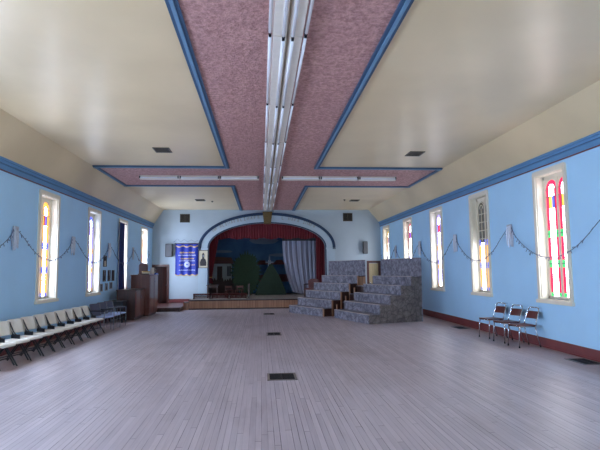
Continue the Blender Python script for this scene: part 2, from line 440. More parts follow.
wn = [0]
def window(side, y, sp, z1):
    sp = dict(sp)
    if side == 'L':
        sp['centre'] = sp['centre_up'] = 'g_white_left' if 10 < y < 20 else 'g_white_rear'
    elif y < 7: sp['centre'] = sp['centre_up'] = 'g_white_rearR'
    wn[0] += 1
    X, rz = (XR, -PI / 2) if side == 'R' else (XL, PI / 2)
    root = bpy.data.objects.new('window_%d' % wn[0], None); COL.objects.link(root)
    root.location = (X, y, 0); root.rotation_euler = (0, 0, rz); root['kind'] = 'structure'
    h = WW / 2; z0 = WZ0
    f = MB()
    # casing on the wall with clipped top corners, jamb lining, sash
    cw = .095
    f.box(-h - cw, -h, -.03, 0, z0 - .02, z1, 'cream'); f.box(h, h + cw, -.03, 0, z0 - .02, z1, 'cream')
    c = .05
    f.prism([(-h - cw, z1), (-h - cw, z1 + cw - c), (-h - cw + c * .4, z1 + cw - c * .3), (-h - cw + c, z1 + cw), (h + cw - c, z1 + cw), (h + cw - c * .4, z1 + cw - c * .3), (h + cw, z1 + cw - c), (h + cw, z1)], -.03, 0, 'cream')
    f.box(-h - .0, -h + .02, 0, .2, z0, z1, 'cream'); f.box(h - .02, h, 0, .2, z0, z1, 'cream'); f.box(-h, h, 0, .2, z1 - .02, z1, 'cream')
    f.build('casing', root)
    s = MB(); s.box(-h - cw - .02, h + cw + .02, -.06, 0, z0 - .09, z0 - .02, 'cream'); s.box(-h, h, -.04, .2, z0 - .02, z0, 'cream'); s.build('sill', root)
    a = MB(); gx = h - .02; gw = .055
    a.box(-gx, -gx + gw, .14, .2, z0, z1 - .02, 'cream'); a.box(gx - gw, gx, .14, .2, z0, z1 - .02, 'cream')
    a.box(-gx, gx, .14, .2, z0, z0 + .05, 'cream'); a.box(-gx, gx, .14, .2, z1 - .08, z1 - .02, 'cream'); a.box(-.025, .025, .145, .2, z0 + .05, z1 - .08, 'cream')
    a.build('sash', root)
    g, ld = MB(), MB()
    lancet(g, ld, -gx + gw, -.025, z0 + .05, z1 - .11, sp); lancet(g, ld, .025, gx - gw, z0 + .05, z1 - .11, sp)
    g.build('stained_glass', root); ld.build('leading', root)
    if sp.get('border_up') == 'g_dark':
        tr = MB(); zt = z1 - .11
        for xc in (-.212, .212):
            for k in range(4): tr.box(xc - .17, xc + .17, .15, .162, zt - .35 - .22 * k, zt - .335 - .22 * k, 'cream')
            tr.box(xc - .006, xc + .006, .15, .162, zt - 1.05, zt - .2, 'cream')
            for r in (.1, .18): tr.tube([(xc + r * math.cos(PI * i / 10), .156, zt - .2 + r * math.sin(PI * i / 10)) for i in range(11)], .008, 'cream', 5)
        tr.build('tracery', root)
    o = MB(); o.box(-h, h, .2, .215, z0, z1, 'cream'); o.build('backing_board', root)
    return root
A = dict
specR = [A(border='g_red', corner='g_green', band=['g_yellow', 'g_blue'], arch='g_red'),
         A(border='g_amber', corner='g_blue', band=[], arch='g_dark', border_up='g_dark', centre_up='g_dark'),
         A(border='g_violet', corner='g_amber', band=['g_red', 'g_red'], arch='g_violet'),
         A(border='g_violet', corner='g_white', band=['g_blue', 'g_red'], arch='g_red', border_up='g_red'),
         A(border='g_blue', corner='g_white', band=['g_blue', 'g_violet'], arch='g_yellow', border_up='g_amber')]
specL = [A(bw=.31, border='g_amber', corner='g_blue', band=['g_red', 'g_blue'], arch='g_amber'),
         A(bw=.31, border='g_violet', corner='g_amber', band=['g_red', 'g_white'], arch='g_blue'),
         A(border='g_red', corner='g_white', band=['g_red', 'g_white'], arch='g_red'),
         A(border='g_amber', corner='g_pink', band=['g_pink', 'g_amber'], arch='g_amber')]
for i, y in enumerate(RY): window('R', y, specR[i % 5], WZ1)
for i, y in enumerate(LYs): window('L', y, specL[i % 4], LZ1)

# ------------------------------------------------------------------ doors on the back wall
def door_frame(root, x0, x1, z1, m, z0=0):
    f = MB(); w = .09
    f.box(x0 - w, x0, -.035, .0, z0, z1, m); f.box(x1, x1 + w, -.035, .0, z0, z1, m); f.box(x0 - w, x1 + w, -.04, .0, z1, z1 + w, m)
    f.box(x0, x0 + .02, 0, .3, z0, z1, m); f.box(x1 - .02, x1, 0, .3, z0, z1, m); f.box(x0, x1, 0, .3, z1 - .02, z1, m)
    f.build('door_frame', root)
def panel_door(b, w, h, m, z0=.02):
    b.box(0, w, -.02, .02, z0, h, m)
    for za, zb in ((.12 * h, .42 * h), (.48 * h, .92 * h)):
        for xa, xb in ((.1 * w, .46 * w), (.54 * w, .9 * w)):
            b.box(xa, xb, -.027, -.02, za, zb, m); b.box(xa + .03, xb - .03, -.034, -.027, za + .03, zb - .03, m)
d1 = bpy.data.objects.new('door_1', None); COL.objects.link(d1); d1.location = (0, YB, 0); struct(d1, 'dark brown doorway with its door ajar beside the tall cabinet')
door_frame(d1, DL0, DL1, DLZ, 'doorwood')
b = MB(); panel_door(b, .56, DLZ - .03, 'doorwood', .18); o = b.build('door_leaf', d1); o.location = (DL0 + .03, .12, 0); o.rotation_euler = (0, 0, .45)
b = MB(); b.lathe([(.0, -.03), (.025, -.02), (.03, 0), (.025, .02), (0, .03)], (0.5, -.05, .95), 'chrome'); b.build('door_knob', o, True)
d2 = bpy.data.objects.new('door_2', None); COL.objects.link(d2); d2.location = (0, YB, 0); struct(d2, 'pale yellow door in a dark brown frame behind the risers')
door_frame(d2, DR0, DR1, DRZ, 'doorwood')
b = MB(); panel_door(b, DR1 - DR0 - .04, DRZ - .03, 'yellowdoor'); o = b.build('door_leaf', d2); o.location = (DR0 + .02, .05, 0)
b = MB(); b.lathe([(.0, -.03), (.025, -.02), (.03, 0), (.025, .02), (0, .03)], (.05, -.05, .95), 'chrome'); b.build('door_knob', o, True)

# ------------------------------------------------------------------ proscenium arch
t = thing('proscenium_arch', 'pale blue arch with navy edges framing the stage opening', 'arch', (AX, YB, 0))
def arch_band(mb, a0, h0, a1, h1, d0, d1, m, zlow, n=48):
    def side(a, h):
        return [(-a, zlow)] + [(a * math.cos(PI - PI * i / n), ASZ + h * math.sin(PI - PI * i / n)) for i in range(n + 1)] + [(a, zlow)]
    o, i = side(a0, h0), side(a1, h1)
    for k in range(len(o) - 1):
        mb.prism([o[k], o[k + 1], i[k + 1], i[k]], d0, d1, m)
b = MB(); arch_band(b, AO - .09, AOH - .09, AI + .03, AIH + .03, -.05, 0, 'arch', ASZ); b.build('arch_face', t)
b = MB(); arch_band(b, AO, AOH, AO - .135, AOH - .135, -.08, 0, 'archline', ASZ - .1); b.build('outer_moulding', t)
b = MB(); arch_band(b, AI + .035, AIH + .035, AI - .02, AIH - .02, -.07, 0, 'archline', ASZ - 2.25); b.build('inner_moulding', t)
for s in (-1, 1):
    b = MB(); xa, xb = sorted((s * (AI + .035), s * (AO - .02)))
    b.box(xa, xb, -.05, 0, .42, ASZ - .08, 'arch'); b.box(xa + .08, xb - .08, -.062, -.05, .55, ASZ - .25, 'arch')
    b.build('pilaster', t)
    b = MB(); b.box(xa - .02, xb + .03, -.08, 0, ASZ - .1, ASZ - .02, 'arch'); b.box(xa, xb + .01, -.065, 0, ASZ - .14, ASZ - .1, 'arch'); b.build('capital', t)
b = MB(); b.prism([(-.23, ASZ + AOH + .03), (.23, ASZ + AOH + .03), (.16, ASZ + AIH - .06), (-.16, ASZ + AIH - .06)], -.13, 0, 'keystone')
b.prism([(-.13, ASZ + AOH - .04), (.13, ASZ + AOH - .04), (.09, ASZ + AIH + .02), (-.09, ASZ + AIH + .02)], -.16, -.13, 'keystone')
b.build('keystone', t, label='dull gold keystone')
# faded gold lettering, worn past reading, following the curve
def glyph(mb, fx, k, h):
    w = h * .6; sset = [[(0, 0, 0, 1), (0, 1, 1, 1), (0, .5, .8, .5)], [(0, 0, .5, 1), (.5, 1, 1, 0)], [(0, 0, 0, 1), (1, 0, 1, 1)], [(0, 0, 1, 0), (.5, 0, .5, 1), (0, 1, 1, 1)], [(0, 0, 0, 1), (0, 0, 1, 0)], [(0, 1, 1, 1), (.2, 0, .2, 1), (.8, 0, .8, .8)]][k % 6]
    for xa, za, xb, zb in sset:
        p, q = Vector((xa * w - w / 2, za * h)), Vector((xb * w - w / 2, zb * h)); d = (q - p).normalized() * .014; e = Vector((-d.y, d.x))
        pts = [p + e, q + e, q - e, p - e]
        P = [fx(v) for v in pts]
        mb.poly([(x, -.056, z) for x, z in P], [(0, 1, 2, 3)], 'letter')
am, hm = (AO + AI) / 2, (AOH + AIH) / 2 - .04
for lo, hi, n, skip in ((146, 98, 16, (2,)), (76, 43, 12, (1, 6))):
    for i in range(n):
        if i in skip: continue
        th = math.radians(lo + (hi - lo) * i / (n - 1))
        px, pz = am * math.cos(th), ASZ + hm * math.sin(th)
        tx, tz = am * math.sin(th), -hm * math.cos(th); L = math.hypot(tx, tz); tx, tz = tx / L, tz / L
        b = MB(); glyph(b, lambda v: (px + v.x * tx - v.y * tz, pz + v.x * tz + v.y * tx), i * 5 + int(lo), .13); b.build('letter', t, label='faded gold letter')

# ------------------------------------------------------------------ stage
SY, SZ = 20.95, .40
t = thing('stage', 'low stage with upright tan board front beneath the arch', 'stage', (AX, SY, 0))
def dx(x): return x - AX
b = MB(); b.box(dx(-3.0), dx(3.5), 0, YB - SY - .0, SZ - .04, SZ, 'stagefloor'); b.box(dx(SX0), dx(SX1), YB - SY, YB - SY + .3, SZ - .04, SZ, 'stagefloor'); b.box(dx(-3.85), dx(4.45), YB - SY + .3, 26.38 - SY, SZ - .04, SZ, 'stagefloor'); b.build('stage_floor', t)
b = MB(); b.box(dx(-2.98), dx(3.48), .03, .06, .02, SZ - .04, 'skirt'); b.box(dx(-2.98), dx(-2.95), .06, YB - SY - .05, .02, SZ - .04, 'skirt'); b.build('front_skirt', t)
b = MB(); b.box(dx(-3.0), dx(3.5), -.02, 0, SZ - .05, SZ, 'darkwood'); b.box(dx(-2.99), dx(3.49), .0, .03, 0, .05, 'darkwood'); b.build('edge_strip', t)
b = MB(); b.box(-.1, .1, 0, .42, 0, .28, 'skirt'); b.box(-.105, .1, -.015, .42, .28, .31, 'darkwood')
tag(b.build('step_block'), 'small tan boarded step against the left end of the stage', 'step').location = (-3.11, SY + .05, 0)
t = thing('platform', 'low dark brown platform in front of the brown doorway', 'platform', (-4.0, 20.1, 0))
b = MB(); b.box(-1.0, .78, .02, 3.27, 0, .13, 'darkwood'); b.build('base', t)
b = MB(); b.box(-1.0, .79, 0, 3.27, .13, .16, 'doorwood'); b.build('tread', t)

# low benches along the stage front
proto = None
for i, (x, nm) in enumerate(((-2.5, 'leftmost of the three'), (-1.74, 'middle one of the three'), (-.98, 'nearest the green trees'))):
    lab = 'low dark red slatted bench on the stage front, ' + nm
    if i == 0:
        proto = t = thing('low_bench', lab, 'bench', (x, 21.35, SZ), 0, 'low benches along the stage front')
        b = MB(); b.bbox(-.37, .37, -.02, .26, .2, .235, .01, 'benchred'); b.build('seat', t)
        b = MB()
        for z in (.04, .1, .155): b.box(-.36, .36, -.012, .01, z, z + .042, 'benchred')
        b.build('front_slats', t)
        for s in (-1, 1):
            b = MB(); b.box(s * .34 - .02, s * .34 + .02, .01, .24, 0, .2, 'darkwood'); b.build('leg', t)
    else:
        c = copy_tree(proto); c.location = (x, 21.35, SZ); c['label'] = lab
b = MB(); b.bbox(-.035, .035, -.035, .035, 0, .58, .01, 'darkwood'); b.box(-.06, .06, -.06, .06, 0, .03, 'darkwood'); b.bbox(-.05, .05, -.05, .05, .58, .64, .015, 'darkwood')
tag(b.build('wooden_post'), 'short dark post standing at the right end of the low benches', 'post').location = (-.52, 21.5, SZ)

# stool-like side table, two little chairs, armchair on the stage
t = thing('side_table', 'small dark side table on the stage below the framed portrait', 'table', (-2.18, 22.6, SZ))
b = MB(); b.bbox(-.25, .25, -.17, .17, .53, .57, .01, 'darkwood'); b.build('tabletop', t)
b = MB(); b.box(-.22, .22, -.14, .14, .45, .53, 'darkwood'); b.build('apron', t)
for sx in (-1, 1):
    for sy in (-1, 1):
        b = MB(); b.tube([(sx * .21, sy * .13, 0), (sx * .205, sy * .125, .45)], [.016, .022], 'darkwood'); b.build('leg', t)
def small_chair(lab, loc, rz):
    t = thing('wooden_chair', lab, 'chair', loc, rz, 'little wooden chairs on the stage')
    b = MB(); b.bbox(-.16, .16, -.16, .16, .3, .33, .01, 'doorwood'); b.build('seat', t)
    b = MB(); b.box(-.15, .15, .14, .165, .42, .5, 'doorwood'); b.build('backrest', t)
    for sx in (-1, 1):
        b = MB(); b.box(sx * .14 - .015, sx * .14 + .015, -.15, -.12, 0, .3, 'doorwood'); b.build('leg', t)
        b = MB(); b.box(sx * .14 - .015, sx * .14 + .015, .135, .165, 0, .52, 'doorwood'); b.build('leg', t)
small_chair('little brown wooden chair on the stage in front of the brown fence', (-1.45, 22.9, SZ), .3)
small_chair('little brown wooden chair on the stage at the foot of the round green tree', (-1.0, 22.9, SZ), -.2)
t = thing('armchair', 'dark red wooden armchair on the stage before the white curtain', 'armchair', (2.28, 22.4, SZ), -.5)
b = MB(); b.bbox(-.26, .26, -.25, .25, .3, .38, .02, 'seatbrown'); b.build('seat', t)
b = MB(); b.prism([(-.24, .36), (.24, .36), (.26, .72), (.12, .8), (-.12, .8), (-.26, .72)], .2, .26, 'seatbrown'); b.build('backrest', t)
for s in (-1, 1):
    b = MB(); b.box(s * .26 - .03, s * .26 + .03, -.25, .25, .54, .58, 'darkwood'); b.box(s * .26 - .025, s * .26 + .025, -.25, -.2, .3, .54, 'darkwood'); b.build('armrest', t)
    for y in (-.23, .22):
        b = MB(); b.box(s * .24 - .025, s * .24 + .025, y - .025, y + .025, 0, .31, 'darkwood'); b.build('leg', t)

# stage curtains
def folds(u, n, amp, ph=0): return amp * math.sin(2 * PI * n * u + ph) + amp * .35 * math.sin(2 * PI * n * 2.3 * u + 1 + ph)
t = thing('stage_valance', 'red gathered valance across the top of the stage opening', 'curtain', (AX, YB + .42, 0))
b = MB()
def val(u, v):
    x = -2.85 + 5.7 * u; zt = ASZ + (AIH + .16) * math.sqrt(max(0, 1 - (x / 2.95) ** 2)) ; zb = 3.12 + .03 * math.sin(44 * u) + .012 * math.sin(150 * u)
    zb = min(zb, zt - .05)
    return (x, folds(u, 46, .03) * (1 - .4 * v), zb + (zt - zb) * v)
b.sheet(val, 380, 6, 'velvet'); b.build('valance_cloth', t, True)
for s, lab in ((-1, 'red stage curtain tied back beside the framed portrait'), (1, 'red stage curtain hanging at the right edge behind the risers')):
    t = thing('stage_curtain', lab, 'curtain', (AX + s * 2.86, YB + .5, 0), 0, 'red stage side curtains')
    b = MB()
    def drape(u, v):
        z = 1.0 + 2.55 * v; zz = v
        wd = .20 + .42 * zz ** 1.2 if s < 0 else .50
        if s < 0 and v < .12: wd = .28 - .6 * v
        if s > 0: z = SZ + .02 + 3.1 * v
        return (-s * (wd * u), folds(u, 6, .03, v), z)
    b.sheet(drape, 60, 20, 'velvet'); b.build('curtain_cloth', t, True)
    if s < 0:
        b = MB(); b.tube([(0, -.05, 1.3), (.1, -.09, 1.28), (.26, -.05, 1.3)], .02, 'gold'); b.build('tieback', t)
t = thing('white_curtain', 'pale grey white curtain hung from a black rod on the stage', 'curtain', (1.93, 24.75, 0))
b = MB(); b.sheet(lambda u, v: (-.86 + 1.7 * u + .5 * (1 - v) ** 2.2 * (1 - u) , folds(u + .03 * math.sin(7 * u), 7, .022, v * .9), SZ + .12 + 2.54 * v - .1 * (1 - v) * math.sin(PI * u)), 90, 14, 'whitecloth'); b.build('curtain_cloth', t, True)
b = MB(); b.box(-.86, .84, -.05, .05, 3.06, 3.24, 'black'); b.build('curtain_rod', t, label='black rod cover')

# painted backdrop and cutouts
t = thing('painted_backdrop', 'painted blue sky backdrop with cloud and far red roofs', 'backdrop', (AX, 26.2, SZ))
b = MB(); b.box(-3.6, 3.6, 0, .04, 0, 4.0, 'sky'); b.build('canvas', t)
b = MB(); b.prism([(-.15 + .75 * math.cos(a) * (1 + .06 * math.sin(5 * a)), 2.75 + .17 * math.sin(a)) for a in [2 * PI * i / 28 for i in range(28)]], -.012, 0, 'cloud')
b.prism([(-2.3 + .5 * math.cos(a), 2.2 + .07 * math.sin(a)) for a in [2 * PI * i / 20 for i in range(20)]], -.012, 0, 'cloud')
b.prism([(.7 + .6 * math.cos(a), 2.0 + .08 * math.sin(a)) for a in [2 * PI * i / 20 for i in range(20)]], -.012, 0, 'cloud'); b.build('painted_cloud', t)
b = MB(); P = [(-.9, 1.5), (-.9, 1.62), (-.5, 1.62), (-.4, 1.72), (-.1, 1.72), (0, 1.6), (.4, 1.62), (.5, 1.74), (.8, 1.74), (.9, 1.6), (1.5, 1.62), (1.5, 1.5)]
b.prism(P, -.014, 0, 'roofred'); b.prism([(-.9, .6), (-.9, .95), (1.5, 1.0), (1.5, .6)], -.012, 0, 'roofred'); b.build('painted_roofs', t)
t = thing('painted_house', 'painted white cottage cutout with brown roof and door on the stage', 'stage set', (-2.0, 25.4, SZ))
b = MB(); b.box(-.75, .52, 0, .04, 0, 1.6, 'white'); b.build('wall_panel', t)
b = MB(); b.prism([(-.85, 1.55), (.62, 1.55), (.5, 1.86), (-.75, 1.92)], -.05, .05, 'roofbrown'); b.build('roof', t)
b = MB(); b.box(-.22, .04, -.03, 0, .3, 1.42, 'roofbrown'); b.box(-.19, .01, -.036, -.03, .34, 1.38, 'fence'); b.build('door', t)
b = MB(); b.box(.28, .48, -.03, 0, .92, 1.42, 'framewood'); b.box(.3, .46, -.036, -.03, .95, 1.4, 'glassdark'); b.box(.375, .385, -.04, -.036, .95, 1.4, 'white'); b.build('window', t)
t = thing('painted_fence', 'dark brown painted fence cutout below the white cottage', 'stage set', (-1.85, 24.9, SZ))
b = MB(); P = [(-.62, 0)]
for i in range(11):
    x = -.62 + .125 * i; P += [(x, .70 + .05 * math.sin(i)), (x + .06, .82 + .05 * math.sin(i * 2)), (x + .115, .70)]
P += [(.76, 0)]
b.prism(P, 0, .04, 'fence'); b.build('boards', t)
def tree(name, lab, loc, poly, m):
    t = thing(name, lab, 'stage set', loc)
    b = MB(); b.prism(poly, 0, .04, m); b.build('foliage', t)
    b = MB(); b.box(-.25, .25, .04, .3, 0, .04, 'tanwood'); b.prism([(.05, 0), (.3, 0), (.05, 1.1)], -.02, .02, 'tanwood', 'yz'); b.build('brace', t)
random.seed(3)
P = []
for i in range(72):
    a = 2 * PI * i / 72; rr = (1.06 if i % 2 else .86) + random.uniform(-.1, .1)
    x = .74 * rr * math.cos(a); z = 1.02 + (1.08 if math.sin(a) > 0 else 1.0) * rr * math.sin(a)
    P.append((x, max(z, 0.0)))
tree('painted_tree', 'round bushy green tree cutout on the stage beside the white cottage', (-.72, 24.6, SZ), P, 'leaf')
P = [(-.76, 0), (-.7, .25), (-.55, .6), (-.38, .95), (-.2, 1.28), (-.06, 1.5), (.06, 1.52), (.2, 1.28), (.38, .98), (.56, .6), (.7, .25), (.76, 0)]
tree('painted_tree', 'cone shaped dark green tree cutout in front of the painted sky', (.48, 24.4, SZ), P, 'leafdark')
t = thing('painted_windmill', 'small white cross shaped ornament above the cone shaped green tree', 'stage set', (.42, 24.75, SZ))
b = MB(); b.prism([(-.1, 0), (.1, 0), (.06, 1.7), (-.06, 1.7)], 0, .03, 'white'); b.build('tower', t)
b = MB()
b.box(-.035, .035, -.02, 0, 1.42, 1.9, 'cloud'); b.box(-.2, .2, -.02, 0, 1.56, 1.63, 'cloud'); b.build('sails', t)

# ------------------------------------------------------------------ things on the back wall
t = thing('wall_banner', 'royal blue banner with gold embroidery hanging left of the arch', 'banner', (-3.44, YB - .045, 0))
b = MB(); bx = lambda u: .025 * math.sin(u * 6 * PI + .5)
b.sheet(lambda u, v: (-.52 + 1.04 * u, bx(u), 1.46 - (1 - v) * .0 + (1.40) * v - .05 * (1 - v) * (1 if False else abs(math.sin(u * 4 * PI)))), 48, 16, 'banner'); b.build('cloth', t, True)
def gold_row(x0, x1, z, h, m, n):
    b = MB(); n *= 3
    for i in range(n):
        xa = x0 + (x1 - x0) * i / n; xb = x0 + (x1 - x0) * (i + 1) / n; hh = h * (random.uniform(.6, 1) if i % 3 else .3); d = h * random.uniform(0, .2) if i % 3 else h * .1
        b.poly([(xa, bx((xa + .52) / 1.04) - .008, z + d), (xb, bx((xb + .52) / 1.04) - .008, z + d), (xb, bx((xb + .52) / 1.04) - .008, z + hh), (xa, bx((xa + .52) / 1.04) - .008, z + hh)], [(0, 1, 2, 3)], m)
    b.build('embroidered_line', t, label=('gold' if m == 'gold' else 'pale') + ' embroidered line')
gold_row(-.34, .36, 2.42, .08, 'gold', 10); gold_row(-.4, .42, 2.30, .06, 'paleembroid', 12); gold_row(-.3, .33, 2.14, .07, 'gold', 9); gold_row(-.34, .38, 2.05, .05, 'paleembroid', 11)
gold_row(-.36, -.16, 1.86, .05, 'gold', 3); gold_row(.2, .38, 1.86, .05, 'gold', 3); gold_row(-.36, .38, 1.62, .05, 'paleembroid', 10)
b = MB()
for i in range(14):
    a0, a1 = 2 * PI * i / 14, 2 * PI * (i + 1) / 14
    P = [(.02 + r * math.cos(a), 0, 1.9 + r * math.sin(a)) for r, a in ((.04, a0), (.14, a0), (.14, a1), (.04, a1))]
    b.poly([(p[0], bx((p[0] + .52) / 1.04) - .008, p[2]) for p in P], [(0, 1, 2, 3)], 'paleembroid')
b.build('emblem', t, label='round pale embroidered emblem')
for fz, hz, nm in ((lambda u: 2.71 + .03 * math.cos(u * 6 * PI), .05, 'upper_fringe'), (lambda u: 1.42 - .05 * abs(math.sin(u * 4 * PI)), .045, 'lower_fringe')):
    b = MB()
    for i in range(32):
        u0, u1 = i / 32, (i + 1) / 32; y0, y1 = bx(u0) - .01, bx(u1) - .01
        b.poly([(-.52 + 1.04 * u0, y0, fz(u0)), (-.52 + 1.04 * u1, y1, fz(u1)), (-.52 + 1.04 * u1, y1, fz(u1) + hz), (-.52 + 1.04 * u0, y0, fz(u0) + hz)], [(0, 1, 2, 3)], 'gold')
    b.build(nm, t)

b = MB(); b.tube([(-.56, 0, 2.87), (.56, 0, 2.87)], .018, 'darkwood'); b.build('hanging_rod', t)

def picture(name, lab, loc, rz, w, h, fm, pm, fig, group=None):
    # local x to the right seen from the room, -y towards the room
    t = thing(name, lab, 'picture', loc, rz, group)
    b = MB(); f = .025 if w > .3 else .018
    b.box(-w / 2, -w / 2 + f, -.03, 0, 0, h, fm); b.box(w / 2 - f, w / 2, -.03, 0, 0, h, fm); b.box(-w / 2 + f, w / 2 - f, -.03, 0, 0, f, fm); b.box(-w / 2 + f, w / 2 - f, -.03, 0, h - f, h, fm); b.build('frame', t)
    b = MB(); b.box(-w / 2 + f, w / 2 - f, -.012, 0, f, h - f, pm)
    if fig:
        x0 = 0; k = h * .32
        sh = [(-.3 * w, .12 * h), (-.33 * w, .32 * h), (-.24 * w, .48 * h), (-.1 * w, .55 * h), (-.12 * w, .64 * h), (-.13 * w, .76 * h), (-.05 * w, .84 * h), (.05 * w, .84 * h), (.13 * w, .76 * h), (.12 * w, .64 * h), (.1 * w, .55 * h), (.24 * w, .48 * h), (.33 * w, .32 * h), (.3 * w, .12 * h)]
        b.prism(sh, -.014, -.012, 'ink')
        b.prism([(.085 * w * math.cos(a), .68 * h + .075 * h * math.sin(a)) for a in [2 * PI * i / 12 for i in range(12)]], -.0155, -.014, 'greypaint')
    b.build('print', t)
    return t
picture('framed_portrait', 'framed portrait print of a bust figure on cream paper beside blue banner', (-2.68, YB - .065, 1.73), 0, .45, .83, 'framewood', 'paper', True)

def wall_speaker(lab, x, z, w, h):
    t = thing('wall_speaker', lab, 'speaker', (x, YB, z), 0, 'wall speakers either side of the arch')
    b = MB(); b.bbox(-w / 2, w / 2, -.2, -.03, 0, h, .015, 'speakercase'); b.build('cabinet', t)
    b = MB(); b.bbox(-w / 2 + .02, w / 2 - .02, -.215, -.2, .02, h - .02, .006, 'speaker'); b.build('grille', t)
    b = MB(); b.box(-.04, .04, -.03, 0, h * .35, h * .65, 'black'); b.build('bracket', t)
wall_speaker('tall grey speaker box on the back wall left of the blue banner', -4.24, 2.26, .32, .6)
wall_speaker('tall grey speaker box on the back wall right of the arch', 4.96, 2.35, .22, .58)
def wall_grille(lab, x, z):
    t = thing('wall_vent', lab, 'vent', (x, YB, z), 0, 'wall vents high on the back wall')
    b = MB(); b.box(-.23, .23, -.02, 0, 0, .03, 'vent'); b.box(-.23, .23, -.02, 0, .37, .4, 'vent'); b.box(-.23, -.2, -.02, 0, .03, .37, 'vent'); b.box(.2, .23, -.02, 0, .03, .37, 'vent'); b.build('frame', t)
    b = MB(); b.box(-.2, .2, -.006, 0, .03, .37, 'darkgap')
    for i in range(8): b.box(-.2, .2, -.016, -.004, .045 + i * .042, .058 + i * .042, 'vent')
    b.box(-.01, .01, -.018, 0, .03, .37, 'vent'); b.build('louvres', t)
wall_grille('brown metal vent high on the back wall above the blue banner', -3.55, 3.86)
wall_grille('brown metal vent high on the back wall right of the arch', 4.16, 3.91)
b = MB()
b.tube([(-4.05 + .16 * i, YB - .006, 2.95 + .16 * (i % 2) * (1 - .08 * i)) for i in range(8)], .007, 'wire', 5)
tag(b.build('wire_string'), 'thin zigzag string pinned on the wall above the blue banner', 'string')

# ------------------------------------------------------------------ ceiling vents
for x, y, lab in ((-2.32, 11.7, 'brown louvred vent in the left ceiling nearest the camera'), (3.82, 11.82, 'brown louvred vent in the right ceiling nearest the camera'),
                  (-2.45, 20.1, 'brown ceiling vent beyond the left pink cross panel'), (3.87, 20.1, 'brown ceiling vent beyond the right pink cross panel')):
    t = thing('ceiling_vent', lab, 'vent', (x, y, ZC), 0, 'ceiling vents')
    b = MB(); h, k = .19, .23
    b.box(-h, h, -k, -k + .035, -.015, 0, 'vent'); b.box(-h, h, k - .035, k, -.015, 0, 'vent'); b.box(-h, -h + .035, -k + .035, k - .035, -.015, 0, 'vent'); b.box(h - .035, h, -k + .035, k - .035, -.015, 0, 'vent'); b.build('frame', t)
    b = MB(); b.box(-h + .035, h - .035, -k + .035, k - .035, -.004, 0, 'darkgap')
    for i in range(8): b.box(-h + .035, h - .035, -k + .06 + i * .046, -k + .078 + i * .046, -.013, -.003, 'vent')
    b.build('louvres', t)
for x, y, s in ((3.42, 19.9, 'right'), (-2.0, 20.4, 'left')):
    b = MB(); b.lathe([(.05, 0), (.05, -.012), (.02, -.03), (.012, -.06), (0, -.065)], (0, 0, 0), 'vent', 10)
    tag(b.build('ceiling_hook', None, True), 'tiny round ceiling hook beside the far %s ceiling vent' % s, 'hook').location = (x, y, ZC)

# ------------------------------------------------------------------ fluorescent fixtures
def fixture_parts(t, L, xs, hw, drop):
    """xs: housing centres; each a folded steel channel with a lamp tube on each side"""
    for x in xs:
        b = MB(); z1 = ZC - .012 - drop * 0
        P = [(x - hw, z1), (x - hw, z1 - .03), (x - hw * .8, z1 - .10), (x + hw * .8, z1 - .10), (x + hw, z1 - .03), (x + hw, z1)]
        b.prism([(p[0], p[1] - ZC) for p in P], 0.01, L - .01, 'whitemetal'); b.build('housing', t)
    tubes = [(xs[0] - hw - .026, -.085), (xs[-1] + hw + .026, -.085)]
    if len(xs) > 1: tubes += [(-.055, -.128), (.055, -.128)]
    for xt, zt in tubes:
            b = MB(); b.tube([(xt, .05, zt), (xt, L - .05, zt)], .021, 'tube', 8); o = b.build('lamp_tube', t, True)
            for ya in (.02, L - .05):
                e = MB(); e.box(xt - .016, xt + .016, ya, ya + .03, zt - .02, -.03 if abs(xt) > .1 else -.1, 'black'); e.build('socket', o)
ORD = ['first', 'second', 'third', 'fourth', 'fifth', 'sixth', 'seventh', 'eighth', 'ninth']
proto = None; ys = [3.16 + 2.44 * i for i in range(8)]
for i, y in enumerate(ys):
    lab = 'long white fluorescent fixture in the pink centre strip, %s from the camera' % ORD[i]
    if i == 7: lab = 'long white fluorescent fixture in the centre strip nearest the stage arch'
    if proto is None:
        proto = t = thing('fluorescent_fixture', lab, 'ceiling light', (.322, y, ZC), 0, 'centre row of fluorescent fixtures')
        fixture_parts(t, 2.44, (-.094, .094), .092, 0)
    else:
        c = copy_tree(proto); c.location = (.322, y, ZC); c['label'] = lab
proto = None
for side, x0, dirn in (('left', -.05, -1), ('right', .62, 1)):
    for i in range(3):
        y = 14.92
        lab = 'short white fluorescent fixture on the %s pink cross panel, %s from the centre strip' % (side, ('nearest', 'second', 'farthest')[i])
        loc = (x0 + dirn * 1.19 * i, y, ZC); rz = -PI / 2 if dirn > 0 else PI / 2
        if proto is None:
            proto = t = thing('fluorescent_fixture', lab, 'ceiling light', loc, rz, 'fluorescent fixtures on the pink cross panel')
            fixture_parts(t, 1.19, (0,), .10, 0)
        else:
            c = copy_tree(proto); c.location = loc; c.rotation_euler = (0, 0, rz); c['label'] = lab

